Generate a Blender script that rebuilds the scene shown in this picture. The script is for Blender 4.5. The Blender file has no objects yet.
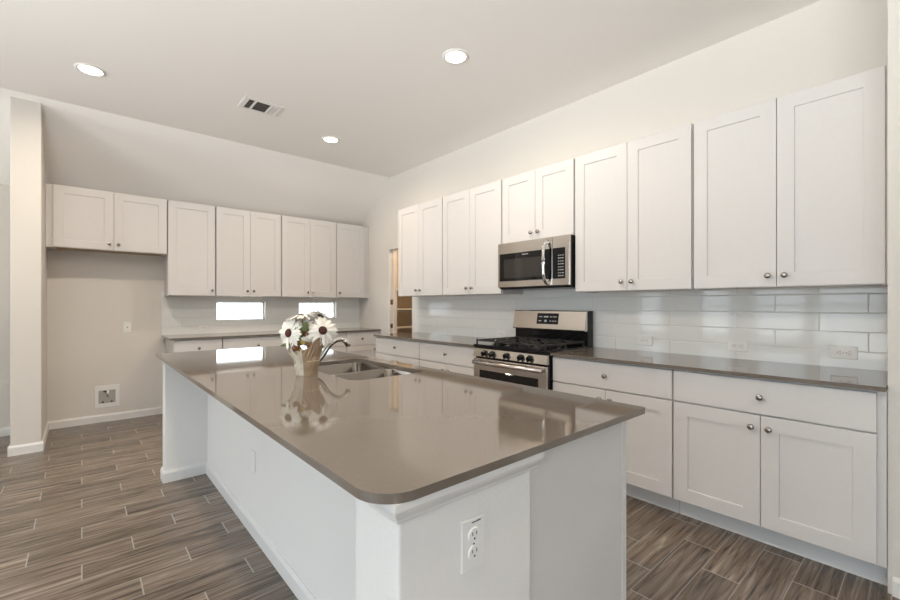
import bpy, bmesh, math, random
from mathutils import Vector, Matrix
C = bpy.context.scene.collection
PI = math.pi
random.seed(7)

# ------------------------------------------------------------------ camera
cam_d = bpy.data.cameras.new('camera'); cam = bpy.data.objects.new('camera', cam_d); C.objects.link(cam)
cam.location = (0, 0, 1.2733); cam.rotation_euler = (PI/2, 0, math.radians(-40.942))
cam_d.sensor_width = 36; cam_d.lens = 422.84*36/900
cam_d.shift_x = 0.0015; cam_d.shift_y = 0.0048; cam_d.clip_start = 0.05
bpy.context.scene.camera = cam

# ------------------------------------------------------------------ world and exposure
SKY = 6.9
w = bpy.data.worlds.new('world'); bpy.context.scene.world = w; w.use_nodes = True
nt = w.node_tree; bg = nt.nodes['Background']
tc = nt.nodes.new('ShaderNodeTexCoord'); sp = nt.nodes.new('ShaderNodeSeparateXYZ'); rp = nt.nodes.new('ShaderNodeValToRGB')
nt.links.new(tc.outputs['Generated'], sp.inputs[0])
mrw = nt.nodes.new('ShaderNodeMapRange'); mrw.inputs['From Min'].default_value = -1; nt.links.new(sp.outputs['Z'], mrw.inputs['Value']); nt.links.new(mrw.outputs[0], rp.inputs['Fac'])
# unseen surroundings: ground brightened to light the ceiling, horizon dimmed, hazy blue sky above
cr = rp.color_ramp; cr.elements[0].position = .385; cr.elements[0].color = (3.55, 3.52, 3.48, 1)
cr.elements[1].position = .72; cr.elements[1].color = (.72, .86, 1.0, 1)
for p_, c_ in ((.44, (.78, .80, .82)), (.50, (.54, .58, .62)), (.56, (.62, .71, .80))):
    e = cr.elements.new(p_); e.color = (*c_, 1)
nt.links.new(rp.outputs[0], bg.inputs['Color']); bg.inputs['Strength'].default_value = SKY
sc = bpy.context.scene
sc.view_settings.view_transform = 'Standard'; sc.view_settings.look = 'None'
sc.view_settings.gamma = 1; sc.view_settings.use_curve_mapping = False
sc.view_settings.exposure = 0.0
LAMP = 17.0

# windows, some unseen and added for light: (axis, plane, a0, a1, z0, z1)
XL, YN, XR, YB, YK, ZC, ZE = -4.0, -4.0, 3.275, 5.913, 5.04, 3.055, 2.437
WIN_LEFT = [(-3.4, -2.5, .08, 2.4), (-2.3, -1.3, .08, 2.4), (-1.1, .1, .08, 2.4), (.55, 1.5, .08, 2.4), (1.65, 2.5, .08, 2.4), (2.9, 3.5, .08, 2.4), (4.3, 4.9, .08, 2.4)]  # positive-Y ones read off tile reflections; the rest added for light
WIN_BACK = [(-2.2, -1.8, .9, 2.0), (-1.62, -1.22, .9, 2.0), (1.275, 1.86, 1.066, 1.305), (2.322, 2.885, 1.066, 1.305)]
WIN_NEAR_ADDED = [(-3.5, -2.3, .1, 2.5), (-2.0, -.8, .1, 2.5)]  # unseen windows behind the camera, added for front lighting
def portal(loc, rot, sx, sy):
    l = bpy.data.lights.new('window_portal', 'AREA'); l.shape = 'RECTANGLE'; l.size = sx; l.size_y = sy
    l.cycles.is_portal = True
    o = bpy.data.objects.new('window_portal', l); o.location = loc; o.rotation_euler = rot; C.objects.link(o)
for a0, a1, z0, z1 in WIN_LEFT: portal((XL-.13, (a0+a1)/2, (z0+z1)/2), (0, -PI/2, 0), z1-z0, a1-a0)
for a0, a1, z0, z1 in WIN_BACK: portal(((a0+a1)/2, YB+.13, (z0+z1)/2), (-PI/2, 0, 0), a1-a0, z1-z0)
for a0, a1, z0, z1 in WIN_NEAR_ADDED: portal(((a0+a1)/2, YN-.13, (z0+z1)/2), (PI/2, 0, 0), a1-a0, z1-z0)

# ------------------------------------------------------------------ materials
M = {}
def mat(name, col, rough=.5, metal=0, bump=0, bscale=60, bdist=.002, spec=.5, emit=None, est=0, coat=0):
    m = bpy.data.materials.new(name); m.use_nodes = True; n = m.node_tree; b = n.nodes['Principled BSDF']
    b.inputs['Base Color'].default_value = (*col, 1); b.inputs['Roughness'].default_value = rough
    b.inputs['Metallic'].default_value = metal; b.inputs['Specular IOR Level'].default_value = spec
    if coat: b.inputs['Coat Weight'].default_value = coat; b.inputs['Coat Roughness'].default_value = .05
    t = n.nodes.new('ShaderNodeTexCoord'); no = n.nodes.new('ShaderNodeTexNoise')
    no.inputs['Scale'].default_value = bscale; n.links.new(t.outputs['Object'], no.inputs['Vector'])
    # slight procedural tone variation
    mx = n.nodes.new('ShaderNodeMixRGB'); mx.blend_type = 'MULTIPLY'; mx.inputs['Fac'].default_value = .04
    mx.inputs['Color1'].default_value = (*col, 1); n.links.new(no.outputs['Fac'], mx.inputs['Color2'])
    n.links.new(mx.outputs[0], b.inputs['Base Color'])
    if bump:
        bp = n.nodes.new('ShaderNodeBump'); bp.inputs['Strength'].default_value = bump; bp.inputs['Distance'].default_value = bdist
        n.links.new(no.outputs['Fac'], bp.inputs['Height']); n.links.new(bp.outputs[0], b.inputs['Normal'])
    if emit: b.inputs['Emission Color'].default_value = (*emit, 1); b.inputs['Emission Strength'].default_value = est
    M[name] = m; return m
mat('wall_paint', (.67, .635, .59), .75, bump=.6, bscale=110, bdist=.0015)
mat('ceiling_paint', (.88, .85, .82), .9, bump=.3, bscale=90)
mat('island_paint', (.77, .752, .73), .6, bump=.6, bscale=110, bdist=.0015)
mat('trim_white', (.73, .715, .695), .4)
mat('cabinet_white', (.645, .622, .608), .38)
mat('cabinet_gap', (.42, .40, .38), .6)
mat('maple', (.46, .33, .21), .5)
mat('nickel', (.38, .35, .32), .2, 1)
mat('chrome', (.72, .70, .68), .08, 1)
mat('sink_steel', (.30, .265, .23), .14, 1)
mat('black_gloss', (.008, .008, .009), .05, spec=.3)
mat('black_enamel', (.010, .010, .011), .22, spec=.3)
mat('cast_iron', (.02, .019, .018), .5, bump=.3, bscale=200)
mat('oven_glass', (.008, .007, .007), .04)
mat('microwave_glass', (.030, .027, .025), .04, spec=.5)
mat('print_grey', (.55, .55, .55), .5)
mat('plate_white', (.79, .775, .755), .3)
mat('slot_dark', (.05, .045, .04), .6)
mat('recess_grey', (.40, .38, .35), .7)
mat('vent_dark', (.10, .085, .075), .8)
mat('petal', (.84, .81, .74), .6)
mat('flower_core', (.06, .012, .008), .8, bump=1, bscale=300)
mat('leaf_green', (.10, .12, .03), .6)
mat('leaf_yellow', (.35, .27, .05), .6)
mat('leaf_brown', (.15, .065, .025), .7)
mat('paper_cream', (.66, .60, .50), .6, bump=.5, bscale=40)
mat('paper_kraft', (.38, .27, .175), .65, bump=.5, bscale=40)
mat('twine', (.70, .58, .42), .7)
mat('vinyl', (.85, .86, .86), .35)
mat('pantry_light_tint', (.62, .53, .42), .8, bump=.3, bscale=90)  # white walls; the tan of warm light is put into the colour
mat('lamp_lens', (.9, .88, .84), .5, emit=(1, .90, .76), est=9)
mat('toe_white', (.70, .70, .70), .5)

def steel():
    m = mat('stainless', (.66, .61, .56), .2, 1); n = m.node_tree; b = n.nodes['Principled BSDF']
    t = n.nodes.new('ShaderNodeTexCoord'); mp = n.nodes.new('ShaderNodeMapping'); mp.inputs['Scale'].default_value = (3, 3, 500)
    no = n.nodes.new('ShaderNodeTexNoise'); no.inputs['Scale'].default_value = 1; no.inputs['Detail'].default_value = 3
    mr = n.nodes.new('ShaderNodeMapRange'); mr.inputs['To Min'].default_value = .12; mr.inputs['To Max'].default_value = .26
    n.links.new(t.outputs['Object'], mp.inputs[0]); n.links.new(mp.outputs[0], no.inputs['Vector'])
    n.links.new(no.outputs['Fac'], mr.inputs['Value']); n.links.new(mr.outputs[0], b.inputs['Roughness'])
steel()
def quartz():
    m = mat('quartz', (.20, .172, .145), .05, spec=.68); n = m.node_tree; b = n.nodes['Principled BSDF']
    t = n.nodes.new('ShaderNodeTexCoord'); no = n.nodes.new('ShaderNodeTexNoise'); no.inputs['Scale'].default_value = 260; no.inputs['Detail'].default_value = 4
    r = n.nodes.new('ShaderNodeValToRGB'); r.color_ramp.elements[0].position = .38; r.color_ramp.elements[0].color = (.145, .120, .097, 1)
    r.color_ramp.elements[1].position = .66; r.color_ramp.elements[1].color = (.160, .133, .109, 1)
    n.links.new(t.outputs['Object'], no.inputs['Vector']); n.links.new(no.outputs['Fac'], r.inputs[0]); n.links.new(r.outputs[0], b.inputs['Base Color'])
quartz()
def glass():
    m = bpy.data.materials.new('pane_glass'); m.use_nodes = True; n = m.node_tree; n.nodes.clear()
    o = n.nodes.new('ShaderNodeOutputMaterial'); mx = n.nodes.new('ShaderNodeMixShader'); tr = n.nodes.new('ShaderNodeBsdfTransparent')
    gl = n.nodes.new('ShaderNodeBsdfGlossy'); gl.inputs['Roughness'].default_value = .02; fr = n.nodes.new('ShaderNodeFresnel')
    tr.inputs['Color'].default_value = (.95, .97, .97, 1)
    n.links.new(fr.outputs[0], mx.inputs[0]); n.links.new(tr.outputs[0], mx.inputs[1]); n.links.new(gl.outputs[0], mx.inputs[2]); n.links.new(mx.outputs[0], o.inputs[0])
    M['pane_glass'] = m
glass()

class NB:   # tiny helper for math node chains
    def __init__(s, m): s.n = m.node_tree
    def m(s, op, a, b=None, c=None):
        x = s.n.nodes.new('ShaderNodeMath'); x.operation = op
        for i, v in enumerate((a, b, c)):
            if v is None: continue
            if isinstance(v, (int, float)): x.inputs[i].default_value = v
            else: s.n.links.new(v, x.inputs[i])
        return x.outputs[0]
def floor_mat():
    # wood-look planks 617 x 153.5 mm running along X, third-offset rows, pale grout
    m = mat('plank_tile', (.2, .165, .135), .26, spec=.75); n = m.node_tree; b = n.nodes['Principled BSDF']; q = NB(m)
    t = n.nodes.new('ShaderNodeTexCoord'); s = n.nodes.new('ShaderNodeSeparateXYZ'); n.links.new(t.outputs['Object'], s.inputs[0])
    X, Y = s.outputs['X'], s.outputs['Y']
    L, W = .617, .1535
    yy = q.m('DIVIDE', q.m('SUBTRACT', Y, .28-30*W), W); row = q.m('FLOOR', yy); fy = q.m('SUBTRACT', yy, row)
    sh = q.m('MULTIPLY', q.m('MODULO', row, 3), L/3)
    xx = q.m('DIVIDE', q.m('SUBTRACT', q.m('ADD', X, L*20), sh), L); colm = q.m('FLOOR', xx); fx = q.m('SUBTRACT', xx, colm)
    dx = q.m('MULTIPLY', q.m('MINIMUM', fx, q.m('SUBTRACT', 1, fx)), L); dy = q.m('MULTIPLY', q.m('MINIMUM', fy, q.m('SUBTRACT', 1, fy)), W)
    g = q.m('MAXIMUM', q.m('LESS_THAN', dx, .0030), q.m('LESS_THAN', dy, .0013))
    cv = n.nodes.new('ShaderNodeCombineXYZ'); n.links.new(colm, cv.inputs[0]); n.links.new(row, cv.inputs[1])
    wn = n.nodes.new('ShaderNodeTexWhiteNoise'); wn.noise_dimensions = '2D'; n.links.new(cv.outputs[0], wn.inputs['Vector'])
    cc = n.nodes.new('ShaderNodeCombineXYZ')
    n.links.new(q.m('ADD', q.m('MULTIPLY', X, 1.3), q.m('MULTIPLY', wn.outputs['Value'], 40)), cc.inputs[0])
    n.links.new(q.m('MULTIPLY', Y, 23), cc.inputs[1]); n.links.new(q.m('MULTIPLY', wn.outputs['Value'], 17), cc.inputs[2])
    no = n.nodes.new('ShaderNodeTexNoise'); no.inputs['Scale'].default_value = 1.5; no.inputs['Detail'].default_value = 6; no.inputs['Roughness'].default_value = .62; no.inputs['Distortion'].default_value = 1.3
    n.links.new(cc.outputs[0], no.inputs['Vector'])
    r = n.nodes.new('ShaderNodeValToRGB'); cr = r.color_ramp
    cr.elements[0].position = .33; cr.elements[0].color = (.036, .024, .017, 1); cr.elements[1].position = .74; cr.elements[1].color = (.36, .29, .23, 1)
    e = cr.elements.new(.45); e.color = (.125, .092, .068, 1); e = cr.elements.new(.58); e.color = (.20, .157, .122, 1)
    n.links.new(no.outputs['Fac'], r.inputs[0])
    hv = n.nodes.new('ShaderNodeHueSaturation'); n.links.new(r.outputs[0], hv.inputs['Color'])
    n.links.new(q.m('ADD', q.m('MULTIPLY', wn.outputs['Value'], .36), .82), hv.inputs['Value'])
    mx = n.nodes.new('ShaderNodeMixRGB'); n.links.new(q.m('MULTIPLY', g, .8), mx.inputs[0]); n.links.new(hv.outputs[0], mx.inputs[1]); mx.inputs[2].default_value = (.36, .33, .29, 1)
    n.links.new(mx.outputs[0], b.inputs['Base Color'])
    bp = n.nodes.new('ShaderNodeBump'); bp.inputs['Strength'].default_value = .35; bp.inputs['Distance'].default_value = .002
    n.links.new(q.m('SUBTRACT', q.m('MULTIPLY', no.outputs['Fac'], .35), g), bp.inputs['Height']); n.links.new(bp.outputs[0], b.inputs['Normal'])
floor_mat()
def tile_mat(name, axis, off):
    # glossy white 416 x 108 mm tiles in running bond
    m = mat(name, (.78, .78, .765), .07, spec=.55); n = m.node_tree; b = n.nodes['Principled BSDF']; q = NB(m)
    t = n.nodes.new('ShaderNodeTexCoord'); s = n.nodes.new('ShaderNodeSeparateXYZ'); n.links.new(t.outputs['Object'], s.inputs[0])
    U, Z = s.outputs[axis], s.outputs['Z']; L, W = .416, .108
    yy = q.m('DIVIDE', q.m('SUBTRACT', Z, 1.333-W*10), W); row = q.m('FLOOR', yy); fy = q.m('SUBTRACT', yy, row)
    sh = q.m('MULTIPLY', q.m('MODULO', row, 2), L/2)
    xx = q.m('DIVIDE', q.m('ADD', q.m('SUBTRACT', U, off-L*10), sh), L); cl = q.m('FLOOR', xx); fx = q.m('SUBTRACT', xx, cl)
    dx = q.m('MULTIPLY', q.m('MINIMUM', fx, q.m('SUBTRACT', 1, fx)), L); dy = q.m('MULTIPLY', q.m('MINIMUM', fy, q.m('SUBTRACT', 1, fy)), W)
    d = q.m('MINIMUM', dx, dy); g = q.m('LESS_THAN', d, .0012)
    mx = n.nodes.new('ShaderNodeMixRGB'); n.links.new(g, mx.inputs[0]); mx.inputs[1].default_value = (.76, .765, .75, 1); mx.inputs[2].default_value = (.60, .59, .57, 1)
    n.links.new(mx.outputs[0], b.inputs['Base Color'])
    n.links.new(q.m('ADD', q.m('MULTIPLY', g, .5), .06), b.inputs['Roughness'])
    # each tile lies at a very slightly different tilt, pillow edge
    cv = n.nodes.new('ShaderNodeCombineXYZ'); n.links.new(cl, cv.inputs[0]); n.links.new(row, cv.inputs[1])
    wn = n.nodes.new('ShaderNodeTexWhiteNoise'); wn.noise_dimensions = '2D'; n.links.new(cv.outputs[0], wn.inputs['Vector'])
    tilt = q.m('MULTIPLY', q.m('SUBTRACT', wn.outputs['Value'], .5), q.m('MULTIPLY', fx, .0016))
    hgt = q.m('ADD', q.m('MULTIPLY', q.m('MINIMUM', d, .005), .25), tilt)
    bp = n.nodes.new('ShaderNodeBump'); bp.inputs['Strength'].default_value = 1; bp.inputs['Distance'].default_value = 1
    n.links.new(hgt, bp.inputs['Height']); n.links.new(bp.outputs[0], b.inputs['Normal'])
tile_mat('tile_range', 'Y', .451)
tile_mat('tile_back', 'X', .70)

# ------------------------------------------------------------------ mesh helpers
class MB:
    def __init__(s): s.bm = bmesh.new(); s.mats = []
    def mi(s, m):
        if m is None: return 0
        if m not in s.mats: s.mats.append(m)
        return s.mats.index(m)
    def merge(s, b, m=None, smooth=False):
        i = s.mi(m); mp = {}
        for v in b.verts: mp[v] = s.bm.verts.new(v.co)
        for f in b.faces:
            try: nf = s.bm.faces.new([mp[v] for v in f.verts])
            except ValueError: continue
            nf.material_index = i; nf.smooth = smooth
        b.free(); return s
    def box(s, x0, x1, y0, y1, z0, z1, bev=0, seg=1, m=None):
        b = bmesh.new(); bmesh.ops.create_cube(b, size=1)
        x0, x1 = sorted((x0, x1)); y0, y1 = sorted((y0, y1)); z0, z1 = sorted((z0, z1))
        for v in b.verts: v.co = Vector(((x0+x1)/2+v.co.x*(x1-x0), (y0+y1)/2+v.co.y*(y1-y0), (z0+z1)/2+v.co.z*(z1-z0)))
        if bev: bmesh.ops.bevel(b, geom=b.edges[:], offset=bev, segments=seg, affect='EDGES', profile=.5)
        return s.merge(b, m)
    def lathe(s, prof, n=24, mtx=None, m=None, smooth=True, caps=True):
        # prof: list of (radius, height) along local z
        b = bmesh.new(); rings = []
        for r, z in prof:
            rings.append([b.verts.new((r*math.cos(2*PI*k/n), r*math.sin(2*PI*k/n), z)) for k in range(n)])
        for a, c in zip(rings, rings[1:]):
            for k in range(n): b.faces.new((a[k], a[(k+1) % n], c[(k+1) % n], c[k]))
        if caps:
            if prof[0][0] > 1e-5: b.faces.new(rings[0][::-1])
            if prof[-1][0] > 1e-5: b.faces.new(rings[-1])
        bmesh.ops.remove_doubles(b, verts=b.verts, dist=1e-6)
        if mtx is not None: bmesh.ops.transform(b, matrix=mtx, verts=b.verts)
        return s.merge(b, m, smooth)
    def tube(s, pts, rad, n=12, m=None, flat=1.0):
        pts = [Vector(p) for p in pts]; rad = rad if isinstance(rad, (list, tuple)) else [rad]*len(pts)
        b = bmesh.new(); rings = []; up = Vector((0, 0, 1))
        for i, p in enumerate(pts):
            t = (pts[min(i+1, len(pts)-1)]-pts[max(i-1, 0)]).normalized()
            a = t.cross(up); a = a.normalized() if a.length > 1e-3 else Vector((1, 0, 0)) if i == 0 else pa
            c = a.cross(t).normalized(); pa = a
            rings.append([b.verts.new(p+a*rad[i]*math.cos(2*PI*k/n)+c*rad[i]*flat*math.sin(2*PI*k/n)) for k in range(n)])
        for u, v in zip(rings, rings[1:]):
            for k in range(n): b.faces.new((u[k], u[(k+1) % n], v[(k+1) % n], v[k]))
        b.faces.new(rings[0][::-1]); b.faces.new(rings[-1])
        bmesh.ops.recalc_face_normals(b, faces=b.faces)
        return s.merge(b, m, True)
    def prism(s, poly, axis, a0, a1, m=None):
        # poly in the plane normal to axis; ('x': (y,z)) ('y': (x,z)) ('z': (x,y))
        f = {'x': lambda p, a: (a, p[0], p[1]), 'y': lambda p, a: (p[0], a, p[1]), 'z': lambda p, a: (p[0], p[1], a)}[axis]
        b = bmesh.new(); A = [b.verts.new(f(p, a0)) for p in poly]; B = [b.verts.new(f(p, a1)) for p in poly]
        b.faces.new(A); b.faces.new(B[::-1]); n = len(poly)
        for k in range(n): b.faces.new((A[k], B[k], B[(k+1) % n], A[(k+1) % n]))
        bmesh.ops.recalc_face_normals(b, faces=b.faces)
        return s.merge(b, m)
    def build(s, name, material=None, parent=None, label=None, kind=None):
        me = bpy.data.meshes.new(name); s.bm.normal_update(); s.bm.to_mesh(me); s.bm.free()
        if s.mats:
            for k in s.mats: me.materials.append(M[k])
        if material: 
            if not s.mats: me.materials.append(M[material])
        o = bpy.data.objects.new(name, me); C.objects.link(o)
        if parent: o.parent = parent
        if label: o['label'] = label
        if kind: o['kind'] = kind
        return o
def thing(name, label, cat, loc=(0, 0, 0), rz=0, group=None):
    o = bpy.data.objects.new(name, None); o.empty_display_size = .1; C.objects.link(o)
    o.location = loc; o.rotation_euler = (0, 0, rz); return tag(o, label, cat, group)
def tag(o, label, cat, group=None):
    o['label'] = label; o['category'] = cat
    if group: o['group'] = group
    return o
def bx(name, material, parent, *a, bev=0, **k): return MB().box(*a, bev=bev).build(name, material, parent, **k)
def struct(o): o['kind'] = 'structure'; return o

# ------------------------------------------------------------------ the room shell
struct(bx('floor', 'plank_tile', None, XL-.15, 5.0, YN-.15, YB+.15, -.12, 0))
struct(bx('ceiling', 'ceiling_paint', None, XL-.15, XR+1.8, YN-.15, YK, ZC, ZC+.12))
sl = (ZC-ZE)/(YB-YK); ye = YB+.15; ze = ZC-sl*(ye-YK)
struct(MB().prism([(YK, ZC), (ye, ze), (ye, ze+.14), (YK, ZC+.12)], 'x', XL-.15, XR+1.8).build('ceiling_sloped', 'ceiling_paint'))

def wall(name, axis, p0, p1, a0, a1, z0, z1, holes, material='wall_paint'):
    A = sorted({a0, a1, *[h[0] for h in holes], *[h[1] for h in holes]}); Z = sorted({z0, z1, *[h[2] for h in holes], *[h[3] for h in holes]})
    mb = MB()
    for i in range(len(A)-1):
        run = None
        for j in range(len(Z)-1):
            ca, cz = (A[i]+A[i+1])/2, (Z[j]+Z[j+1])/2
            hole = any(h[0] < ca < h[1] and h[2] < cz < h[3] for h in holes)
            if not hole: run = (run[0] if run else Z[j], Z[j+1])
            if (hole or j == len(Z)-2) and run:
                if axis == 'x': mb.box(p0, p1, A[i], A[i+1], *run)
                else: mb.box(A[i], A[i+1], p0, p1, *run)
                run = None
    bmesh.ops.remove_doubles(mb.bm, verts=mb.bm.verts, dist=1e-5)
    return struct(mb.build(name, material))
DOOR = (4.487, 5.06, 0, 2.062)
wall('wall_back', 'y', YB, YB+.13, XL-.13, 5.0, 0, 2.46, WIN_BACK)
wall('wall_left', 'x', XL-.13, XL, YN, YB, 0, 3.06, WIN_LEFT)
wall('wall_near', 'y', YN-.13, YN, XL-.13, XR, 0, 3.06, WIN_NEAR_ADDED)
# range wall, cut under the slope
wall('wall_right', 'x', XR, XR+.12, .14, YB, 0, 3.055, [DOOR])
struct(bx('wall_front_right', 'wall_paint', None, 2.685, XR+.12, YN, .14, 0, 3.055, bev=0))
# short wall beside the refrigerator alcove
struct(MB().box(-.455, -.265, 5.09, YB, 0, 3.045, bev=.006, seg=2).build('wall_alcove_pier', 'wall_paint'))
# baseboards
def bboard(name, axis, face, sgn, a0, a1):
    # profile (offset from wall, z)
    P = [(0, 0), (.014, 0), (.014, .066), (.009, .076), (.006, .083), (0, .083)]
    if axis == 'x': return struct(MB().prism([(face+sgn*o, z) for o, z in P], 'y', a0, a1).build(name, 'trim_white'))
    return struct(MB().prism([(face+sgn*o, z) for o, z in P], 'x', a0, a1).build(name, 'trim_white'))
bboard('baseboard_back', 'y', YB, -1, -.265, .735)
bboard('baseboard_back_left', 'y', YB, -1, XL, -.455)
bboard('baseboard_pier_front', 'y', 5.09, -1, -.469, -.251)
bboard('baseboard_pier_right', 'x', -.265, 1, 5.09, YB-.014)
bboard('baseboard_pier_left', 'x', -.455, -1, 5.09, YB-.014)
bboard('baseboard_front_right', 'x', 2.685, -1, YN, .125)
bboard('baseboard_left', 'x', XL, 1, YN, YB)
# windows
def window(idx, axis, plane, out, a0, a1, z0, z1, lights=1):
    o = bpy.data.objects.new('window_%d' % idx, None); C.objects.link(o); o['kind'] = 'structure'
    f = .014 if z1-z0 < .4 else .045; d0, d1 = plane+out*.05, plane+out*.11
    mb = MB()
    def B(u0, u1, w0, w1, da=d0, db=d1):
        if axis == 'x': mb.box(da, db, u0, u1, w0, w1, bev=.003)
        else: mb.box(u0, u1, da, db, w0, w1, bev=.003)
    B(a0, a0+f, z0, z1); B(a1-f, a1, z0, z1); B(a0, a1, z0, z0+f); B(a0, a1, z1-f, z1)
    if z1-z0 > 1: B(a0, a1, (z0+z1)/2-.03, (z0+z1)/2+.03)
    mb.build('window_frame', 'vinyl', o)
    g = MB(); q0 = plane+out*.078; q1 = plane+out*.082
    if axis == 'x': g.box(q0, q1, a0+f*.5, a1-f*.5, z0+f*.5, z1-f*.5)
    else: g.box(a0+f*.5, a1-f*.5, q0, q1, z0+f*.5, z1-f*.5)
    g.build('pane', 'pane_glass', o)
k = 1
for h in WIN_BACK: window(k, 'y', YB, 1, *h); k += 1
for h in WIN_LEFT: window(k, 'x', XL, -1, *h); k += 1
for h in WIN_NEAR_ADDED: window(k, 'y', YN, -1, *h); k += 1
# tile backsplashes
TT = .008
struct(bx('wall_tile_right', 'tile_range', None, XR-TT, XR, .14, DOOR[0]-.012, .86, 1.43))
hs = WIN_BACK[2:]
wall('wall_tile_back', 'y', YB-TT, YB, .70, XR, .86, 1.42, hs, 'tile_back')
# pantry opening trim: painted jamb lining
mb = MB(); j = .018
mb.box(XR-.004, XR+.124, DOOR[0]-.0, DOOR[0]+j, 0, DOOR[3]); mb.box(XR-.004, XR+.124, DOOR[1]-j, DOOR[1], 0, DOOR[3]); mb.box(XR-.004, XR+.124, DOOR[0], DOOR[1], DOOR[3]-j, DOOR[3])
mb.box(XR+.055, XR+.09, DOOR[1]-j-.012, DOOR[1]-j, 0, DOOR[3]-j)
jm = struct(mb.build('trim_1', 'trim_white'))
bx('strike_plate', 'nickel', jm, XR+.012, XR+.05, DOOR[1]-j-.003, DOOR[1]-j, .94, 1.0)
bx('hinge', 'nickel', jm, XR+.012, XR+.05, DOOR[1]-j-.003, DOOR[1]-j, 1.27, 1.34)
bboard('baseboard_right', 'x', XR, -1, DOOR[1], 5.28)
# pantry room behind the opening
struct(bx('wall_pantry_side', 'pantry_light_tint', None, 4.85, 4.95, 3.6, YB, 0, 2.5))
struct(bx('wall_pantry_near', 'pantry_light_tint', None, XR+.12, 4.95, 3.5, 3.6, 0, 2.5))
struct(bx('wall_pantry_back', 'pantry_light_tint', None, XR+.12, 4.85, YB-.02, YB, 0, 2.5))
struct(bx('ceiling_pantry', 'pantry_light_tint', None, XR+.12, 4.95, 3.5, YB, 2.44, 2.5))
for i, z in enumerate((.62, .915, 1.205, 1.52)):
    o = MB().box(XR+.125, 4.845, 5.50, YB-.022, z-.02, z, bev=.002).box(XR+.125, 4.845, YB-.045, YB-.022, z-.06, z-.02)\
            .box(4.42, 4.845, 3.62, 5.50, z-.02, z, bev=.002).build('pantry_shelf', 'trim_white')
    tag(o, 'white pantry shelf seen through the doorway, ' + ['lowest of the four', 'second lowest of the four, low in the opening', 'third from the bottom', 'topmost of the four'][i], 'shelf', 'pantry shelves')
lp = bpy.data.lights.new('pantry_fill', 'POINT'); lp.energy = 30; lp.color = (1, .74, .48); lp.shadow_soft_size = .08  # unseen warm lamp added to brighten and tint the pantry
o = bpy.data.objects.new('pantry_fill', lp); o.location = (4.05, 4.6, 2.28); C.objects.link(o)

# ------------------------------------------------------------------ cabinets
# local frame: x to the viewer's right, front faces -y (door front at y=0), z up
RWALL = -PI/2
def knob_mesh():
    mb = MB(); mt = Matrix.Rotation(PI/2, 4, 'X')     # z -> -y
    mb.lathe([(.0085, 0), (.0085, .003), (.0055, .006), (.0055, .012), (.0135, .017), (.016, .021), (.0155, .026), (.010, .030), (0, .031)], 20, mt)
    me = bpy.data.meshes.new('knob'); mb.bm.to_mesh(me); mb.bm.free(); me.materials.append(M['nickel']); return me
KNOB = knob_mesh()
def knob(parent, x, z, y=0):
    o = bpy.data.objects.new('knob', KNOB); C.objects.link(o); o.parent = parent; o.location = (x, y, z); return o
def door(parent, x0, x1, z0, z1, knobpos=None, st=.076, th=.019):
    b = bmesh.new()
    # frame as front face ring + recessed panel, closed back
    def ring(m, y): return [b.verts.new(p) for p in ((x0+m, y, z0+m), (x1-m, y, z0+m), (x1-m, y, z1-m), (x0+m, y, z1-m))]
    R = [ring(0, th), ring(0, .0015), ring(.0015, 0), ring(st, 0), ring(st+.0015, .0068)]
    b.faces.new(R[0][::-1])
    for a, c in zip(R, R[1:]):
        for k in range(4): b.faces.new((a[k], a[(k+1) % 4], c[(k+1) % 4], c[k]))
    b.faces.new(R[-1]); bmesh.ops.recalc_face_normals(b, faces=b.faces)
    o = MB().merge(b).build('door', 'cabinet_white', parent)
    if knobpos:
        knob(o, {'l': x0+.036, 'r': x1-.036}[knobpos[1]], {'b': z0+.062, 't': z1-.062}[knobpos[0]])
    return o
def drawer(parent, x0, x1, z0, z1):
    o = MB().box(x0, x1, 0, .019, z0, z1, bev=.002).build('drawer', 'cabinet_white', parent)
    knob(o, (x0+x1)/2, (z0+z1)/2); return o
G = .004
def wall_cabinet(loc, rz, w, z0, z1, label, spec, group, depth=.322, fl=0, fr=0):
    t = thing('wall_cabinet', label, 'cabinet', (loc[0], loc[1], z0), rz, group); H = z1-z0
    mb = MB(); y0, y1 = .0205, depth
    mb.box(-fl, w+fr, y0, y1, .012, H, bev=.001)
    mb.box(-fl, .018, y0, y1, 0, .012).box(w-.018, w+fr, y0, y1, 0, .012).box(.018, w-.018, y0, y0+.02, 0, .012)
    mb.build('body', 'cabinet_white', t)
    bx('bottom_panel', 'maple', t, .018, w-.018, y0+.02, y1, .006, .012, label='unpainted maple underside')
    if spec in 'lr': door(t, G, w-G, .004, H-.002, 'b'+spec)
    else:
        door(t, G, w/2-.0015, .004, H-.002, 'br'); door(t, w/2+.0015, w-G, .004, H-.002, 'bl')
    return t
def base_cabinet(loc, rz, w, label, spec, group, depth=.60, fl=0, fr=0, toe=.10, drw=1):
    t = thing('base_cabinet', label, 'cabinet', (loc[0], loc[1], 0), rz, group); H = .893
    mb = MB(); y0 = .0205
    mb.box(-fl, w+fr, y0, depth, .112, H, bev=.001); mb.build('body', 'cabinet_white', t)
    bx('toe_kick', 'toe_white', t, -fl, w+fr, toe, toe+.018, .0, .112)
    if drw: drawer(t, G, w-G, .705, .882); zt = .697
    else: zt = .882
    if spec in 'lr': door(t, G, w-G, .122, zt, 't'+spec)
    else:
        door(t, G, w/2-.0015, .122, zt, 'tr'); door(t, w/2+.0015, w-G, .122, zt, 'tl')
    return t
GU = 'white wall cabinets on the range wall'; ZU0, ZU1 = 1.370, 2.437
XU = 2.95
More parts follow.
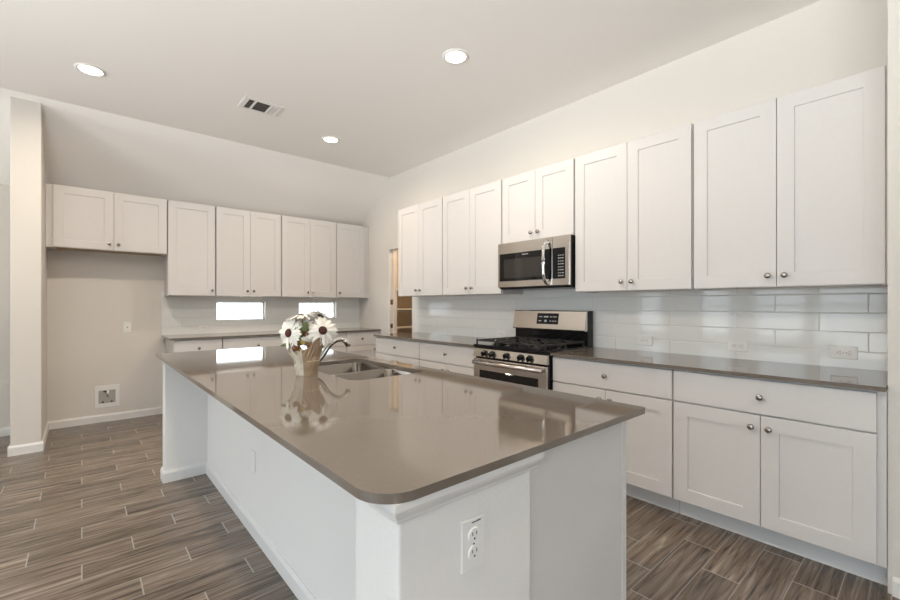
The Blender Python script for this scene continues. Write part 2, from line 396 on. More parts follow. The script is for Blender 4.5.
# right wall uppers (local origin at the far, left-hand end as seen from the room)
for ya, yb, z0, lab, fl, fr in (
    (4.355, 3.508, ZU0, 'tall double-door white wall cabinet on the range wall, next to the pantry opening', 0, 0),
    (3.502, 2.652, ZU0, 'tall double-door white wall cabinet directly left of the microwave', 0, 0),
    (2.644, 1.884, 1.829, 'short double-door white wall cabinet above the microwave', 0, 0),
    (1.876, 1.025, ZU0, 'tall double-door white wall cabinet directly right of the microwave', 0, 0),
    (1.018, .158, ZU0, 'double-door white wall cabinet nearest the camera, at the right edge of the picture', 0, .016)):
    wall_cabinet((XU, ya), RWALL, ya-yb, z0, ZU1, lab, 'd', GU, fr=fr)
# back wall uppers
GB = 'white wall cabinets on the back wall'; YU = 5.588
for xa, xb, z0, lab, sp_, fl, fr in (
    (-.214, .716, 1.829, 'short wide white wall cabinet over the empty refrigerator space', 'd', .05, 0),
    (.722, 1.196, ZU0, 'narrow single-door white wall cabinet left of the small windows, knob at its lower right', 'r', 0, 0),
    (1.202, 1.963, ZU0, 'double-door white wall cabinet above the left small window', 'd', 0, 0),
    (1.969, 2.733, ZU0, 'double-door white wall cabinet above the flowers, between the two other tall ones', 'd', 0, 0),
    (2.739, 3.19, ZU0, 'narrow single-door white wall cabinet in the back corner, knob at its lower left', 'l', 0, .082)):
    wall_cabinet((xa, YU), 0, xb-xa, z0, ZU1, lab, sp_, GB, fl=fl, fr=fr)
XB = 2.65; GR = 'white base cabinets on the range wall'
base_cabinet((XB, 4.385), RWALL, .862, 'white base cabinet with one drawer on the range wall, beside the pantry opening', 'd', GR)
base_cabinet((XB, 3.520), RWALL, .862, 'white base cabinet with a drawer directly left of the stove', 'd', GR)
base_cabinet((XB, 1.876), RWALL, .850, 'white base cabinet with a drawer directly right of the stove, half behind the island', 'd', GR)
base_cabinet((XB, 1.023), RWALL, .855, 'white base cabinet with a wide drawer and two doors, nearest the camera', 'd', GR, fr=.026)
YF = 5.288; GK = 'white base cabinets on the back wall'
base_cabinet((.735, YF), 0, .465, 'narrow white base cabinet at the left end of the back counter', 'r', GK)
base_cabinet((1.203, YF), 0, .765, 'white base cabinet under the left small window', 'd', GK)
base_cabinet((1.971, YF), 0, .765, 'white base cabinet under the right small window, behind the flowers', 'd', GK)
base_cabinet((2.739, YF), 0, .47, 'white corner base cabinet at the right end of the back counter', 'r', GK, fr=.055)

# ------------------------------------------------------------------ countertops
def rounded(x0, x1, y0, y1, r, n=10):
    # r: radii at (x0y0, x1y0, x1y1, x0y1), counter-clockwise
    P = []
    for (cx, cy, sx, sy, a0), rr in zip(((x0, y0, 1, 1, PI), (x1, y0, -1, 1, 1.5*PI), (x1, y1, -1, -1, 0), (x0, y1, 1, -1, .5*PI)), r):
        if rr <= 0: P.append((cx, cy)); continue
        for k in range(n+1):
            a = a0+k/n*PI/2; P.append((cx+sx*rr+rr*math.cos(a), cy+sy*rr+rr*math.sin(a)))
    return P
def slab(name, outer, holes, z0, z1, material, parent=None, ease=.002):
    b = bmesh.new(); top = []
    for lp_, d in [(outer, ease)]+[(h, 0) for h in holes]:
        n = len(lp_); cx = sum(p[0] for p in lp_)/n; cy = sum(p[1] for p in lp_)/n
        V = [[b.verts.new((x, y, z)) for x, y in lp_] for z in (z0, z1)]
        for k in range(n): b.faces.new((V[0][k], V[0][(k+1) % n], V[1][(k+1) % n], V[1][k]))
        top.append(V)
    b.edges.ensure_lookup_table()
    for lv in (0, 1):
        es = []
        for V in top:
            L_ = V[lv]
            for k in range(len(L_)): es.append(b.edges.get((L_[k], L_[(k+1) % len(L_)])))
        bmesh.ops.triangle_fill(b, use_beauty=True, use_dissolve=False, edges=es)
    bmesh.ops.recalc_face_normals(b, faces=b.faces)
    o = MB().merge(b).build(name, material, parent)
    bv = o.modifiers.new('ease', 'BEVEL'); bv.width = ease; bv.segments = 2; bv.limit_method = 'ANGLE'; bv.angle_limit = math.radians(50)
    return o
ZT0, ZT1 = .894, .914
tag(slab('countertop', rounded(2.625, XR-TT, 2.657, 4.40, (.004, 0, 0, .01)), [], ZT0, ZT1, 'quartz'), 'grey-brown quartz countertop left of the stove, running to the pantry opening', 'countertop', 'wall countertops')
tag(slab('countertop', rounded(2.625, XR-TT, .142, 1.879, (.004, 0, 0, .004)), [], ZT0, ZT1, 'quartz'), 'grey-brown quartz countertop right of the stove, running to the right edge of the picture', 'countertop', 'wall countertops')
tag(slab('countertop', rounded(.70, XR-TT, 5.263, YB-TT, (.004, 0, 0, 0)), [], ZT0, ZT1, 'quartz'), 'grey-brown quartz countertop on the back wall beneath the two small windows', 'countertop', 'wall countertops')
SX0, SX1, SY0, SY1 = .955, 1.392, 1.785, 2.51
SM = 2.13
IX0, IX1, IY0, IY1 = .406, 1.487, .662, 3.73
tag(slab('island_countertop', rounded(IX0, IX1, IY0, IY1, (.085, .012, .012, .012), 14), [rounded(SX0, SX1, SY0, SY1, (.06,)*4, 8)[::-1]], ZT0, ZT1, 'quartz'),
    'big polished grey-brown quartz slab with rounded near corner on top of the island', 'countertop')

# ------------------------------------------------------------------ island
isl = thing('kitchen_island', 'long white island with painted half wall, end wings and white cabinets under a quartz top', 'island', (.93, 2.2, 0))
def ib(o): o.matrix_parent_inverse = Matrix.Translation((-.93, -2.2, 0)); return o
WX, KX0, KX1, EY0, EY1 = .468, .718, .882, .69, 3.725
mb = MB(); mb.box(KX0, KX1, EY0+.05, EY1-.02, 0, .893)
mb.box(WX, KX1, EY0, EY0+.175, 0, .893, bev=.006, seg=2); mb.box(WX-.02, KX1, 3.612, EY1, 0, .893, bev=.006, seg=2)
ib(mb.build('half_wall', 'island_paint', isl, label='white textured half wall with a short wing at each end'))
# baseboard along the seating side and round the wings
P = [(0, 0), (.013, 0), (.013, .064), (.008, .074), (.005, .081), (0, .081)]
mb = MB(); mb.prism([(KX0-o, z) for o, z in P], 'y', EY0+.175, 3.612)
mb.prism([(3.612-o, z) for o, z in P], 'x', WX-.033, KX0)
mb.prism([(WX-.02-o, z) for o, z in P], 'y', 3.612, EY1)
mb.prism([(WX-o, z) for o, z in P], 'y', EY0-.012, EY0+.187); mb.prism([(EY0-o, z) for o, z in P], 'x', WX-.013, KX1)
mb.prism([(EY0+.175+o, z) for o, z in P], 'x', WX-.013, KX0)
ib(mb.build('baseboard', 'trim_white', isl))
# moulding under the top: stepped cove
Q = [(0, .845), (.005, .845), (.007, .850), (.007, .853), (.012, .859), (.020, .870), (.023, .878), (.023, .8935), (0, .8935)]
mb = MB()
# near-end moulding mitred at the outer corner
def mitre(mb, prof, cx, cy, xe, ye):
    b = bmesh.new()
    rows = [[b.verts.new(p) for p in ((xe, cy-o, z), (cx-o, cy-o, z), (cx-o, ye, z))] for o, z in prof]
    n = len(rows)
    for i in range(n):
        a, c = rows[i], rows[(i+1) % n]
        for k in range(2): b.faces.new((a[k], a[k+1], c[k+1], c[k]))
    b.faces.new([r[0] for r in rows]); b.faces.new([r[2] for r in rows][::-1])
    bmesh.ops.recalc_face_normals(b, faces=b.faces); mb.merge(b)
mitre(mb, Q, WX, EY0, KX1+.024, EY0+.199)
mb.prism([(KX1+o, z) for o, z in Q], 'y', EY0-.002, EY0+.006)
ib(mb.build('crown_moulding', 'trim_white', isl))
ib(MB().prism([(3.612-o, z) for o, z in Q], 'x', WX-.042, KX0).build('crown_moulding', 'trim_white', isl))
ib(MB().box(KX1+.001, 1.395, EY0+.014, EY0+.032, 0, .893, bev=.001).build('end_panel', 'cabinet_white', isl))
ib(MB().box(KX1+.001, 1.395, EY1-.03, EY1-.014, 0, .893, bev=.001).build('end_panel', 'cabinet_white', isl))
mb = MB(); mb.box(1.395, 1.424, EY0+.012, EY0+.05, .0, .893, bev=.0015)
mb.box(KX1+.002, KX1+.02, EY0+.033, EY1-.033, .11, .893); mb.box(KX1+.02, 1.394, EY0+.033, EY1-.033, .11, .128)
for y in (.745, 1.62, 2.66, 3.65): mb.box(KX1+.02, 1.394, y-.009, y+.009, .128, .893)
mb.box(1.376, 1.394, EY0+.05, SY0-.05, .128, .893); mb.box(1.376, 1.394, SY1+.05, EY1-.033, .128, .893); mb.box(1.376, 1.394, SY0-.05, SY1+.05, .128, .64)
ib(mb.build('cabinet_body', 'cabinet_white', isl))
ib(bx('toe_kick', 'toe_white', isl, 1.30, 1.318, EY0+.033, EY1-.033, 0, .11))
for y0, y1 in ((.745, 1.18), (1.185, 1.62), (1.625, 2.14), (2.145, 2.66), (2.665, 3.15), (3.155, 3.65)):
    d = door(isl, 0, y1-y0, .122, .872, 'tr')
    d.matrix_parent_inverse = Matrix.Translation((-.93, -2.2, 0)); d.location = (1.4145+.011, y0, 0); d.rotation_euler = (0, 0, PI/2)

# ------------------------------------------------------------------ sink and faucet
snk = thing('kitchen_sink', 'stainless steel double-bowl sink set under the island top', 'sink', ((SX0+SX1)/2, (SY0+SY1)/2, ZT0))
SCX, SCY = (SX0+SX1)/2, (SY0+SY1)/2
def basin(x0, x1, y0, y1, dep):
    b = bmesh.new(); rings = []
    for ins, z, r in ((0, -.0005, .055), (.002, -.004, .053), (.006, -dep+.03, .05), (.014, -dep+.008, .045), (.035, -dep, .04)):
        rings.append([b.verts.new((x-SCX, y-SCY, z)) for x, y in rounded(x0+ins, x1-ins, y0+ins, y1-ins, (r,)*4, 8)])
    n = len(rings[0])
    for a, c in zip(rings, rings[1:]):
        for k in range(n): b.faces.new((a[k], c[k], c[(k+1) % n], a[(k+1) % n]))
    b.faces.new(rings[-1]); bmesh.ops.recalc_face_normals(b, faces=b.faces)
    o = MB().merge(b, smooth=True).build('basin', 'sink_steel', snk)
    sd = o.modifiers.new('thick', 'SOLIDIFY'); sd.thickness = .0015; sd.offset = 1
    cx, cy = (x0+x1)/2-SCX, (y0+y1)/2-SCY
    MB().lathe([(.042, -dep+.0005), (.042, -dep+.003), (.030, -dep+.0035), (.026, -dep+.001), (0, -dep+.001)], 24, Matrix.Translation((cx, cy, 0))).build('drain', 'chrome', o)
basin(SX0+.006, SX1-.006, SY0+.006, SM-.012, .19); basin(SX0+.006, SX1-.006, SM+.012, SY1-.006, .17)
o = slab('rim', [(x-SCX, y-SCY) for x, y in rounded(SX0-.015, SX1+.015, SY0-.015, SY1+.015, (.06,)*4, 8)],
     [[(x-SCX, y-SCY) for x, y in rounded(SX0+.006, SX1-.006, SY0+.006, SM-.012, (.055,)*4, 8)][::-1], [(x-SCX, y-SCY) for x, y in rounded(SX0+.006, SX1-.006, SM+.012, SY1-.006, (.055,)*4, 8)][::-1]],
     -.0035, -.0008, 'sink_steel', snk, ease=.0005)

fx, fy = .918, 2.215
fc = thing('kitchen_faucet', 'chrome single-lever faucet with low curved spout behind the flower pot', 'faucet', (fx, fy, ZT1))
MB().lathe([(.030, 0), (.030, .005), (.024, .009), (.021, .03), (.021, .055), (.017, .066), (0, .068)], 24).build('faucet_base', 'chrome', fc)
ctrl = [Vector(p) for p in ((.0, 0, .035), (.03, -.006, .045), (.062, -.013, .063), (.088, -.018, .098), (.112, -.023, .133), (.142, -.029, .156), (.172, -.034, .163), (.198, -.039, .155), (.213, -.042, .138))]
def spline(P, n=6):
    out = []
    for i in range(len(P)-1):
        p0, p1, p2, p3 = P[max(i-1, 0)], P[i], P[i+1], P[min(i+2, len(P)-1)]
        for k in range(n):
            t = k/n; out.append(.5*((2*p1)+(p2-p0)*t+(2*p0-5*p1+4*p2-p3)*t*t+(3*p1-p0-3*p2+p3)*t**3))
    return out+[P[-1]]
sp_ = spline(ctrl)
MB().tube(sp_, [.0165-.004*i/len(sp_) for i in range(len(sp_))], 16).build('spout', 'chrome', fc)
MB().tube([(.186, -.037, .159), (.203, -.040, .151), (.214, -.042, .136), (.220, -.0435, .122)], [.0125, .0155, .0165, .014], 16).build('spray_head', 'chrome', fc)
MB().tube([(0, 0, .06), (-.015, .02, .075), (-.035, .05, .088), (-.045, .066, .09)], [.009, .007, .006, .007], 12).build('lever', 'chrome', fc)

# ------------------------------------------------------------------ potted daisies
px_, py_ = .872, 2.118
pot = thing('potted_daisies', 'white daisies with dark red centres in a paper-wrapped pot on the island', 'flowers', (px_, py_, ZT1))
VR = Vector((.7554, -.6553, 0)); VF = Vector((.6553, .7554, 0)); VU = Vector((0, 0, 1))
MB().lathe([(.043, 0), (.045, .002), (.050, .06), (.055, .105), (.052, .105), (.047, .06), (.041, .01), (0, .008)], 24).build('pot', 'paper_cream', pot)
def wrap(a0, a1, name, material, r0, top, seed):
    rnd = random.Random(seed); b = bmesh.new(); n = 14; cols = []
    for i in range(n+1):
        a = a0+(a1-a0)*i/n; dirv = VR*math.cos(a)+VF*math.sin(a); col = []
        hz = top(i/n)
        for k in range(7):
            t = k/6; z = .001+hz*t; r = r0+.006*t+.034*t*t+(.009*rnd.uniform(-1, 1) if 0 < k else .001)*min(1, t*1.0)*.6+(.0025 if k in (2,) else .0)-(.002 if k == 3 else 0)
            col.append(b.verts.new(dirv*r+VU*z))
        cols.append(col)
    for u, v in zip(cols, cols[1:]):
        for k in range(6): b.faces.new((u[k], v[k], v[k+1], u[k+1]))
    o = MB().merge(b).build(name, material, pot)
    sd = o.modifiers.new('thick', 'SOLIDIFY'); sd.thickness = .0008
    return o
wrap(-2.35*1.0, -1.35, 'paper_wrap', 'paper_cream', .050, lambda t: .125+.015*math.sin(9*t), 3)
wrap(-1.5, .9, 'kraft_wrap', 'paper_kraft', .054, lambda t: .13+.055*math.sin(PI*t)-.01*math.sin(13*t), 5)['label'] = 'brown kraft paper flap'
wrap(.8, 4.0, 'paper_wrap', 'paper_cream', .051, lambda t: .13+.018*math.sin(11*t), 9)
MB().tube([Vector((math.cos(a)*.0635, math.sin(a)*.0635, .073+.001*math.sin(3*a))) for a in [2*PI*k/40 for k in range(41)]], .0015, 6).build('string', 'twine', pot)
def petal(b, base, ax, side, nrm, L, Wd, droop, cup):
    rows = []
    for i in range(7):
        t = i/6; wd = Wd*(.28+.72*math.sin(min(1, t*1.15+.08)*PI*.62))*(1 if t < .82 else (1-((t-.82)/.2)**2)*.98)
        c = base+ax*(L*t)-nrm*(droop*t*t)
        rows.append([b.verts.new(c-side*wd/2+nrm*cup), b.verts.new(c), b.verts.new(c+side*wd/2+nrm*cup)])
    for u, v in zip(rows, rows[1:]):
        for k in range(2): b.faces.new((u[k], u[k+1], v[k+1], v[k]))
def flower(center, normal, R, n=15, layers=2, droop=.25, core=True, seed=0):
    rnd = random.Random(seed); nrm = normal.normalized(); a = nrm.cross(VU); a = a.normalized() if a.length > .05 else Vector((1, 0, 0)); c = nrm.cross(a)
    b = bmesh.new()
    for ly in range(layers):
        for k in range(n):
            an = 2*PI*(k+.5*ly)/n+rnd.uniform(-.07, .07); ax = a*math.cos(an)+c*math.sin(an); sd = nrm.cross(ax)
            petal(b, center+ax*R*.1-nrm*.003*ly, (ax+nrm*rnd.uniform(-.05, .16)).normalized(), sd, nrm, R*rnd.uniform(.82, .98), R*.235, R*(droop+rnd.uniform(-.08, .1)), R*.035)
    f = MB().merge(b, smooth=True).build('daisy', 'petal', pot); f.modifiers.new('t', 'SOLIDIFY').thickness = .0006
    q = Vector((0, 0, 1)).rotation_difference(nrm).to_matrix().to_4x4()
    if core: MB().lathe([(R*.26, -.003), (R*.28, .004), (R*.22, .010), (R*.09, .013), (0, .012)], 18, Matrix.Translation(center) @ q).build('flower_center', 'flower_core', f, label='dark red flower centre')
    # stem
    p0 = Vector((center.x*.2, center.y*.2, .07)); p1 = center-nrm*.03; p1.z = min(p1.z, center.z)
    MB().tube(spline([p0, (p0+p1)/2+Vector((0, 0, .015)), p1, center-nrm*.004], 4), .0022, 6).build('stem', 'leaf_green', f)
    return f
def at(u, v, dep=0):     # offset from the pot axis: u right, dep away, v height
    return VR*u+VF*dep+VU*v
flower(at(-.078, .214, -.035), -VF*.85-VR*.50+VU*.12, .082, 15, 2, .22, seed=1)
flower(at(.090, .226, -.025), -VF*.75+VR*.45+VU*.25, .080, 16, 2, .30, seed=2)
flower(at(-.022, .300, .0), VU*.98+VF*.16-VR*.1, .080, 16, 2, .34, seed=3)
flower(at(.055, .300, .055), VU*.75+VF*.6+VR*.15, .060, 14, 2, .35, seed=4)
flower(at(.020, .172, -.052), -VF*.7-VU*.75, .036, 10, 2, .3, core=False, seed=5)
def leaf(base, ax, nrm, L, Wd, material, droop=.01):
    b = bmesh.new(); ax = ax.normalized(); sd = ax.cross(nrm).normalized(); nn = sd.cross(ax)
    rows = []
    for i in range(6):
        t = i/5; wd = Wd*math.sin(PI*(.08+.9*t))**.8; c = base+ax*L*t-VU*droop*t*t
        rows.append([b.verts.new(c-sd*wd/2+nn*.003), b.verts.new(c), b.verts.new(c+sd*wd/2+nn*.003)])
    for u, v in zip(rows, rows[1:]):
        for k in range(2): b.faces.new((u[k], u[k+1], v[k+1], v[k]))
    o = MB().merge(b, smooth=True).build('leaf', material, pot); o.modifiers.new('t', 'SOLIDIFY').thickness = .0006
rnd = random.Random(12)
for i in range(16):
    a = rnd.uniform(0, 2*PI); m_ = rnd.choice(['leaf_green', 'leaf_green', 'leaf_yellow'])
    leaf(at(.02*math.cos(a), rnd.uniform(.12, .2), .02*math.sin(a)-.01), VR*math.cos(a)*.8+VF*math.sin(a)*.8+VU*rnd.uniform(.2, 1.2), -VF, rnd.uniform(.05, .08), .03, m_)
for i, (u_, v_, du, dv, m_) in enumerate(((-.01, .17, -.3, 1, 'leaf_green'), (.01, .18, .35, 1, 'leaf_yellow'), (.0, .19, .1, 1, 'leaf_green'), (-.015, .20, -.1, 1, 'leaf_yellow'), (.02, .2, -.3, 1, 'leaf_brown'), (0., .22, .4, 1, 'leaf_green'))):
    leaf(at(u_, v_, -.035-.004*i), VU*dv+VR*du, -VF, .058, .036, m_, 0)
leaf(at(.0, .155, -.055), VU*1+VR*.1, -VF, .05, .03, 'leaf_yellow'); leaf(at(-.012, .16, -.05), VU*.9-VR*.3, -VF, .05, .022, 'leaf_green')
leaf(at(-.015, .165, -.055), -VR*.6-VU*.6, -VF, .060, .034, 'leaf_brown', 0); leaf(at(.012, .165, -.06), VR*.7-VU*.3, -VF, .045, .026, 'leaf_brown', 0)
leaf(at(-.06, .16, -.03), -VR*1-VU*.12, -VF+VU*.4, .062, .02, 'leaf_green', .005); leaf(at(.015, .23, -.03), VU*.7+VR*.6, -VF, .05, .028, 'leaf_brown', 0)

# ------------------------------------------------------------------ gas range
rg = thing('gas_range', 'stainless steel freestanding gas stove with black grates', 'stove', (2.592, 2.656, 0), RWALL)
W_ = .771
mb = MB(); mb.box(0, W_, .03, .63, .035, .895, bev=.003); mb.box(0, W_, .57, .648, .895, 1.218, bev=.002); mb.build('body', 'black_enamel', rg, label='black side panels and back')
for x, y in ((.05, .08), (W_-.05, .08), (.05, .58), (W_-.05, .58)): MB().lathe([(.018, 0), (.018, .01), (.01, .012), (.01, .036)], 12, Matrix.Translation((x, y, 0))).build('foot', 'black_enamel', rg)
MB().prism([(.002, .823), (-.002, .826), (.014, .892), (.03, .898), (.03, .823)], 'x', .0, W_).build('control_panel', 'stainless', rg)
MB().box(0, W_, -.002, .575, .898, .928, bev=.006, seg=2).build('cooktop', 'black_gloss', rg)
for x in (.135, .223, .381, .527, .616):
    k_ = MB(); mt = Matrix.Translation((x, .004, .859)) @ Matrix.Rotation(PI/2+.2, 4, 'X')
    k_.lathe([(.025, 0), (.025, .006), (.020, .010), (.0185, .030), (.016, .033), (0, .033)], 24, mt)
    b_ = bmesh.new(); bmesh.ops.create_cube(b_, size=1)
    for v in b_.verts: v.co = Vector((v.co.x*.010, v.co.y*.038, .030+v.co.z*.022))
    bmesh.ops.transform(b_, matrix=mt, verts=b_.verts); k_.merge(b_)
    o = k_.build('control_knob', 'black_gloss', rg)
dr = MB(); dr.box(.004, W_-.004, .0, .028, .21, .808, bev=.004, seg=2).build('oven_door', 'stainless', rg)
dr = rg.children[-1]
od = [c for c in rg.children if c.name.startswith('oven_door')][0]
bx('oven_window', 'oven_glass', od, .075, W_-.075, -.0025, .004, .33, .712, bev=.002)
hb = MB(); hb.tube([(.034, -.034, .778), (W_/2, -.038, .778), (W_-.02, -.034, .778)], .019, 16, flat=1.0)
for x in (.045, W_-.045): hb.box(x-.014, x+.014, -.034, .004, .765, .791, bev=.004)
hb.build('handle', 'stainless', od)
MB().box(.004, W_-.004, .004, .03, .045, .203, bev=.004, seg=2).build('storage_drawer', 'stainless', rg)
bg_ = MB(); bg_.prism([(.521, 1.057), (.524, 1.050), (.56, 1.050), (.575, 1.06), (.575, 1.216), (.556, 1.218), (.549, 1.212)], 'x', .004, W_-.004).build('backguard', 'stainless', rg)
bgo = [c for c in rg.children if c.name.startswith('backguard')][0]
# display panel lying on the slanted face
n0 = Vector((0, .521, 1.057)); n1 = Vector((0, .549, 1.212)); ux = Vector((1, 0, 0)); uz = (n1-n0).normalized(); nn_ = ux.cross(uz).normalized()
if nn_.y > 0: nn_ = -nn_
def on_guard(mb, x0, x1, t0, t1, h=.0015):
    b = bmesh.new(); L_ = (n1-n0).length
    vs = [n0+ux*x+uz*(t*L_)+nn_*hh for hh in (-.001, h) for x, t in ((x0, t0), (x1, t0), (x1, t1), (x0, t1))]; v = [b.verts.new(p) for p in vs]
    for f in ((0, 1, 2, 3), (4, 5, 6, 7), (0, 1, 5, 4), (1, 2, 6, 5), (2, 3, 7, 6), (3, 0, 4, 7)): b.faces.new([v[i] for i in f])
    bmesh.ops.recalc_face_normals(b, faces=b.faces); mb.merge(b)
mb = MB(); on_guard(mb, .277, .505, .26, .88); dp = mb.build('display', 'black_gloss', bgo)
mb = MB()
for x0, x1, t0, t1 in ((.298, .333, .66, .70), (.298, .327, .42, .46), (.352, .372, .64, .72), (.376, .398, .64, .72), (.362, .384, .38, .50), (.415, .442, .66, .70), (.452, .486, .66, .70), (.415, .435, .42, .46), (.445, .462, .42, .46), (.470, .486, .42, .46)): on_guard(mb, x0, x1, t0, t1, .0021)
mb.build('display_print', 'print_grey', dp)
bx('backguard_lower', 'black_gloss', rg, .004, W_-.004, .562, .5695, .917, 1.052)
# burners
for x, y, r in ((.17, .15, .045), (.17, .43, .038), (W_-.17, .15, .050), (W_-.17, .43, .034), (W_/2, .29, .045)):
    bo = MB().lathe([(r*1.5, .927), (r*1.45, .931), (r, .933), (r, .942), (r*.96, .944), (0, .944)], 24, Matrix.Translation((x, y, 0))).build('burner', 'black_enamel', rg)
    MB().lathe([(r*.85, .944), (r*.88, .947), (r*.8, .952), (0, .953)], 24, Matrix.Translation((x, y, 0))).build('burner_cap', 'cast_iron', bo)
for x0, x1 in ((.018, .262), (.266, W_-.266), (W_-.262, W_-.018)):
    g_ = MB(); y0, y1, zt = .015, .55, .966; t = .006
    def bar(a, b2, c, d, zz=zt): g_.box(a, b2, c, d, zz-.012, zz, bev=.0015)
    bar(x0, x1, y0, y0+2*t); bar(x0, x1, y1-2*t, y1); bar(x0, x0+2*t, y0, y1); bar(x1-2*t, x1, y0, y1); bar(x0, x1, (y0+y1)/2-t, (y0+y1)/2+t)
    cx = (x0+x1)/2
    for cy in (y0+.125, y1-.125):
        bar(x0, cx-.022, cy-t*.8, cy+t*.8); bar(cx+.022, x1, cy-t*.8, cy+t*.8); bar(cx-t*.8, cx+t*.8, cy+.022, cy+.13); bar(cx-t*.8, cx+t*.8, cy-.12, cy-.022)
    for x in (x0+t, x1-t):
        for y in (y0+t, (y0+y1)/2, y1-t): g_.box(x-t, x+t, y-t, y+t, .927, zt-.005, bev=.001)
    for x in (x0+t, cx, x1-t): g_.box(x-t, x+t, y0, y0+2*t, zt-.004, zt+.008, bev=.0015); g_.box(x-t, x+t, y1-2*t, y1, zt-.004, zt+.008, bev=.0015)
    g_.build('grate', 'cast_iron', rg)

# ------------------------------------------------------------------ microwave
mw = thing('microwave', 'stainless over-the-range microwave with curved handle hung under the short wall cabinet', 'microwave', (2.89, 2.640, 1.414), RWALL)
Wm, Hm = .754, .411
MB().box(0, Wm, .022, .375, 0, Hm, bev=.003).box(.02, Wm-.02, .03, .36, -.006, .0).build('body', 'black_enamel', mw, label='black casing')
MB().box(0, .592, .0, .024, .012, Hm-.001, bev=.003).build('door', 'stainless', mw)
md = [c for c in mw.children if c.name.startswith('door')][0]
bx('door_glass', 'black_gloss', md, .022, .590, -.0015, .004, .066, .314, bev=.001)
bx('window', 'microwave_glass', md, .075, .490, -.0025, .002, .092, .262, bev=.001, label='grey see-through window')
hb = MB(); pts = spline([Vector(p) for p in ((.548, .0, .372), (.548, -.03, .358), (.548, -.052, .300), (.548, -.058, .200), (.548, -.050, .100), (.548, -.028, .045), (.548, .0, .03))], 5)
hb.tube(pts, .0145, 16); hb.build('handle', 'chrome', md)
mb = MB()
for i, (wd, ht) in enumerate(((.007, .009), (.007, .007), (.009, .007), (.007, .007), (.007, .007), (.006, .009), (.007, .007))): mb.box(.285+i*.0095, .285+i*.0095+wd*.85, -.0023, -.001, .290, .290+ht)
mb.build('brand_lettering', 'print_grey', md)
MB().box(.595, Wm, .0, .024, .012, Hm-.001, bev=.003).build('control_panel', 'stainless', mw)
cp = [c for c in mw.children if c.name.startswith('control_panel')][0]
bx('keypad', 'black_gloss', cp, .597, .716, -.0015, .004, .066, .314, bev=.001)
kp = cp.children[0]
mb = MB()
for r_ in range(8):
    for c_ in range(3): mb.box(.652+c_*.019, .652+c_*.019+(.010 if (r_+c_) % 3 else .012), -.0022, -.001, .085+r_*.0235, .085+r_*.0235+(.006 if r_ % 2 else .008))
mb.build('keypad_print', 'print_grey', kp)
mb = MB()
for i in range(22): mb.box(.03+i*.032, .03+i*.032+.02, .012, .0215, Hm-.006, Hm-.002)
mb.build('vent_slots', 'slot_dark', mw)

# ------------------------------------------------------------------ outlets and plates
def outlet(loc, rz, label, horiz=False, kind='duplex', group='wall outlets', marks=False):
    t = thing('wall_outlet' if kind == 'duplex' else 'wall_plate', label, 'outlet' if kind == 'duplex' else 'wall plate', loc, rz, group)
    ph, pw = .0575, .036
    def B(mb, x0, x1, y0, y1, z0, z1, bev=0):
        if horiz: mb.box(z0, z1, y0, y1, -x1, -x0, bev)
        else: mb.box(x0, x1, y0, y1, z0, z1, bev)
    mb = MB(); B(mb, -pw, pw, -.006, -.0002, -ph, ph, .0022); mb.build('plate', 'plate_white', t)
    if kind == 'duplex':
        for s in (-1, 1):
            r_ = MB(); c = s*.0195
            mt = Matrix.Translation((c, 0, 0) if horiz else (0, 0, c)) @ Matrix.Rotation(PI/2, 4, 'X')
            r_.lathe([(.0172, .004), (.0172, .0085), (.0160, .0092), (0, .0092)], 24, mt, smooth=False); ro = r_.build('receptacle', 'plate_white', t)
            sl_ = MB()
            for x in (-.0063, .0063): B(sl_, x-.0011, x+.0011, -.0096, -.0085, c+.0005, c+.0085)
            B(sl_, -.0022, .0022, -.0096, -.0085, c-.0095, c-.005); sl_.build('slots', 'slot_dark', ro)
    if kind == 'duplex': mb = MB(); B(mb, -.002, .002, -.0072, -.005, -.002, .002); mb.build('screw', 'nickel', t)
    if marks:
        mb = MB()
        for x0, x1, h in ((-.006, -.002, .0022), (-.0012, .0018, .003), (.003, .0085, .0022), (.0093, .0112, .0035), (.012, .018, .0026), (.019, .0215, .0035)): B(mb, x0, x1, -.0066, -.0055, .0465, .0465+h)
        mb.build('printed_mark', 'slot_dark', t)
    return t
xo = XR-TT
outlet((xo, 2.655-.0, .965) if 0 else (xo, 2.935, .972), RWALL, 'horizontal white outlet on the tile just left of the stove', True)
outlet((xo, 1.466, .995), RWALL, 'horizontal white outlet on the tile just right of the stove, leftmost of the three there', True)
outlet((xo, .857, 1.000), RWALL, 'horizontal white outlet on the tile, middle of the three right of the stove', True)
outlet((xo, .343, 1.000), RWALL, 'horizontal white outlet on the tile nearest the right edge of the picture', True)
outlet((1.137, YB-TT, .985), 0, 'horizontal white outlet on the back tile left of the small window', True)
outlet((.668, EY0, .734), 0, 'upright white outlet with printed mark on the near end of the island', marks=True, group='island outlets')
outlet((KX0, 2.47, .41), RWALL, 'upright white blank plate on the long seating side of the island', kind='blank', group='island outlets')
wp = outlet((.383, YB, 1.018), 0, 'small white cable plate on the wall of the refrigerator space', kind='blank')
MB().lathe([(.006, .005), (.006, .012), (.003, .012), (0, .010)], 12, Matrix.Rotation(PI/2, 4, 'X')).build('socket', 'nickel', wp)
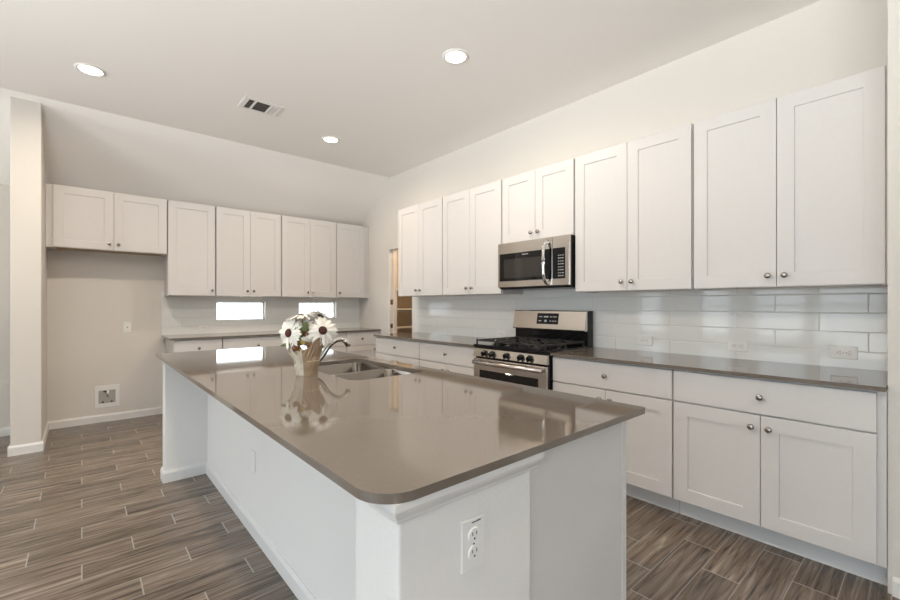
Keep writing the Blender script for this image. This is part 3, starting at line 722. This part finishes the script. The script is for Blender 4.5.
# ice-maker water box
ib_ = thing('water_supply_box', 'square recessed white water box low in the refrigerator space', 'water box', (.207, YB, .275), 0)
mb = MB(); o_, i_ = .105, .072
mb.box(-o_, -i_, -.008, -.0002, -.12, .12, .002).box(i_, o_, -.008, -.0002, -.12, .12, .002).box(-i_, i_, -.008, -.0002, -.12, -.076, .002).box(-i_, i_, -.008, -.0002, .064, .12, .002)
mb.build('frame', 'plate_white', ib_)
bx('recess', 'recess_grey', ib_, -i_, i_, -.0012, -.0002, -.076, .064, label='grey recess')
mb = MB(); mb.tube([(.006, -.010, .062), (.006, -.011, .03), (.006, -.010, -.005)], [.009, .011, .008], 12); mb.build('valve', 'plate_white', ib_)
mb = MB()
for x in (-.035, .04): mb.lathe([(.009, 0), (.009, .012), (.006, .013), (0, .013)], 12, Matrix.Translation((x, -.0012, -.060)) @ Matrix.Rotation(PI/2, 4, 'X'))
mb.box(-.03, 0, -.010, -.001, .046, .060, .002); mb.build('fittings', 'slot_dark', ib_)

# ------------------------------------------------------------------ ceiling lights and vent
def downlight(x, y, label):
    t = thing('recessed_light', label, 'ceiling light', (x, y, ZC), 0, 'recessed ceiling lights')
    MB().lathe([(.071, -.0005), (.071, -.004), (.078, -.009), (.094, -.005), (.096, -.0005)], 36, caps=False).build('trim_ring', 'plate_white', t)
    MB().lathe([(.0, -.003), (.040, -.0035), (.071, -.0035), (.071, -.0005), (0, -.0005)], 36, smooth=False).build('lens', 'lamp_lens', t)
    l = bpy.data.lights.new('downlight_lamp', 'AREA'); l.shape = 'DISK'; l.size = .13; l.energy = LAMP; l.color = (1, .86, .70); l.spread = math.radians(170)
    o = bpy.data.objects.new('downlight_lamp', l); o.location = (0, 0, -.012); o.parent = t; C.objects.link(o)
downlight(.05, 4.21, 'round lit ceiling light at the upper left of the picture, left of the air vent')
downlight(2.03, 2.264, 'round lit ceiling light nearest the camera, right of the picture centre')
downlight(2.033, 4.287, 'round lit ceiling light farthest back, right of the air vent')
downlight(.05, 2.264, 'added unseen round ceiling light above the camera view, over the seating side')  # out of view, added for more light over the island
downlight(-1.9, 4.2, 'added unseen round ceiling light over the space left of the refrigerator alcove wall')  # hidden lamp added to brighten the wall at far left
downlight(.05, .3, 'added unseen round ceiling light directly above the camera')  # out of view, added for more light near the camera
vt = thing('ceiling_vent', 'white rectangular ceiling air register with dark louvres', 'vent', (1.22, 3.985, ZC), 0)
mb = MB(); z0, z1 = -.007, -.0003
X0, X1, Y0, Y1 = -.165, .165, -.125, .125
secs = ((-.122, -.076), (-.056, .058), (.078, .128))
mb.box(X0, X1, Y0, -.088, z0, z1, .0015).box(X0, X1, .1, Y1, z0, z1, .0015)
xs = [X0]+[v for s_ in secs for v in s_]+[X1]
for i in range(0, len(xs), 2): mb.box(xs[i], xs[i+1], -.088, .1, z0, z1, .0012)
mb.build('frame', 'plate_white', vt)
bx('duct', 'vent_dark', vt, X0+.02, X1-.02, -.09, .102, -.0016, -.0004)
for si, (a, b2) in enumerate(secs):
    mb = MB()
    if si == 2:
        for i in range(5): x = a+.005+i*(b2-a-.006)/5; mb.box(x, x+.0055, -.088, .1, -.006, -.002)
    elif si == 0:
        for i in range(4): x = a+.003+i*(b2-a)/4; mb.box(x, x+.002, -.088, .1, -.006, -.002)
    else:
        for i in range(9): y = -.08+i*.02; mb.box(a, b2, y, y+.002, -.006, -.002)
    mb.build('louvre', 'plate_white' if si == 2 else 'vent_dark', vt)
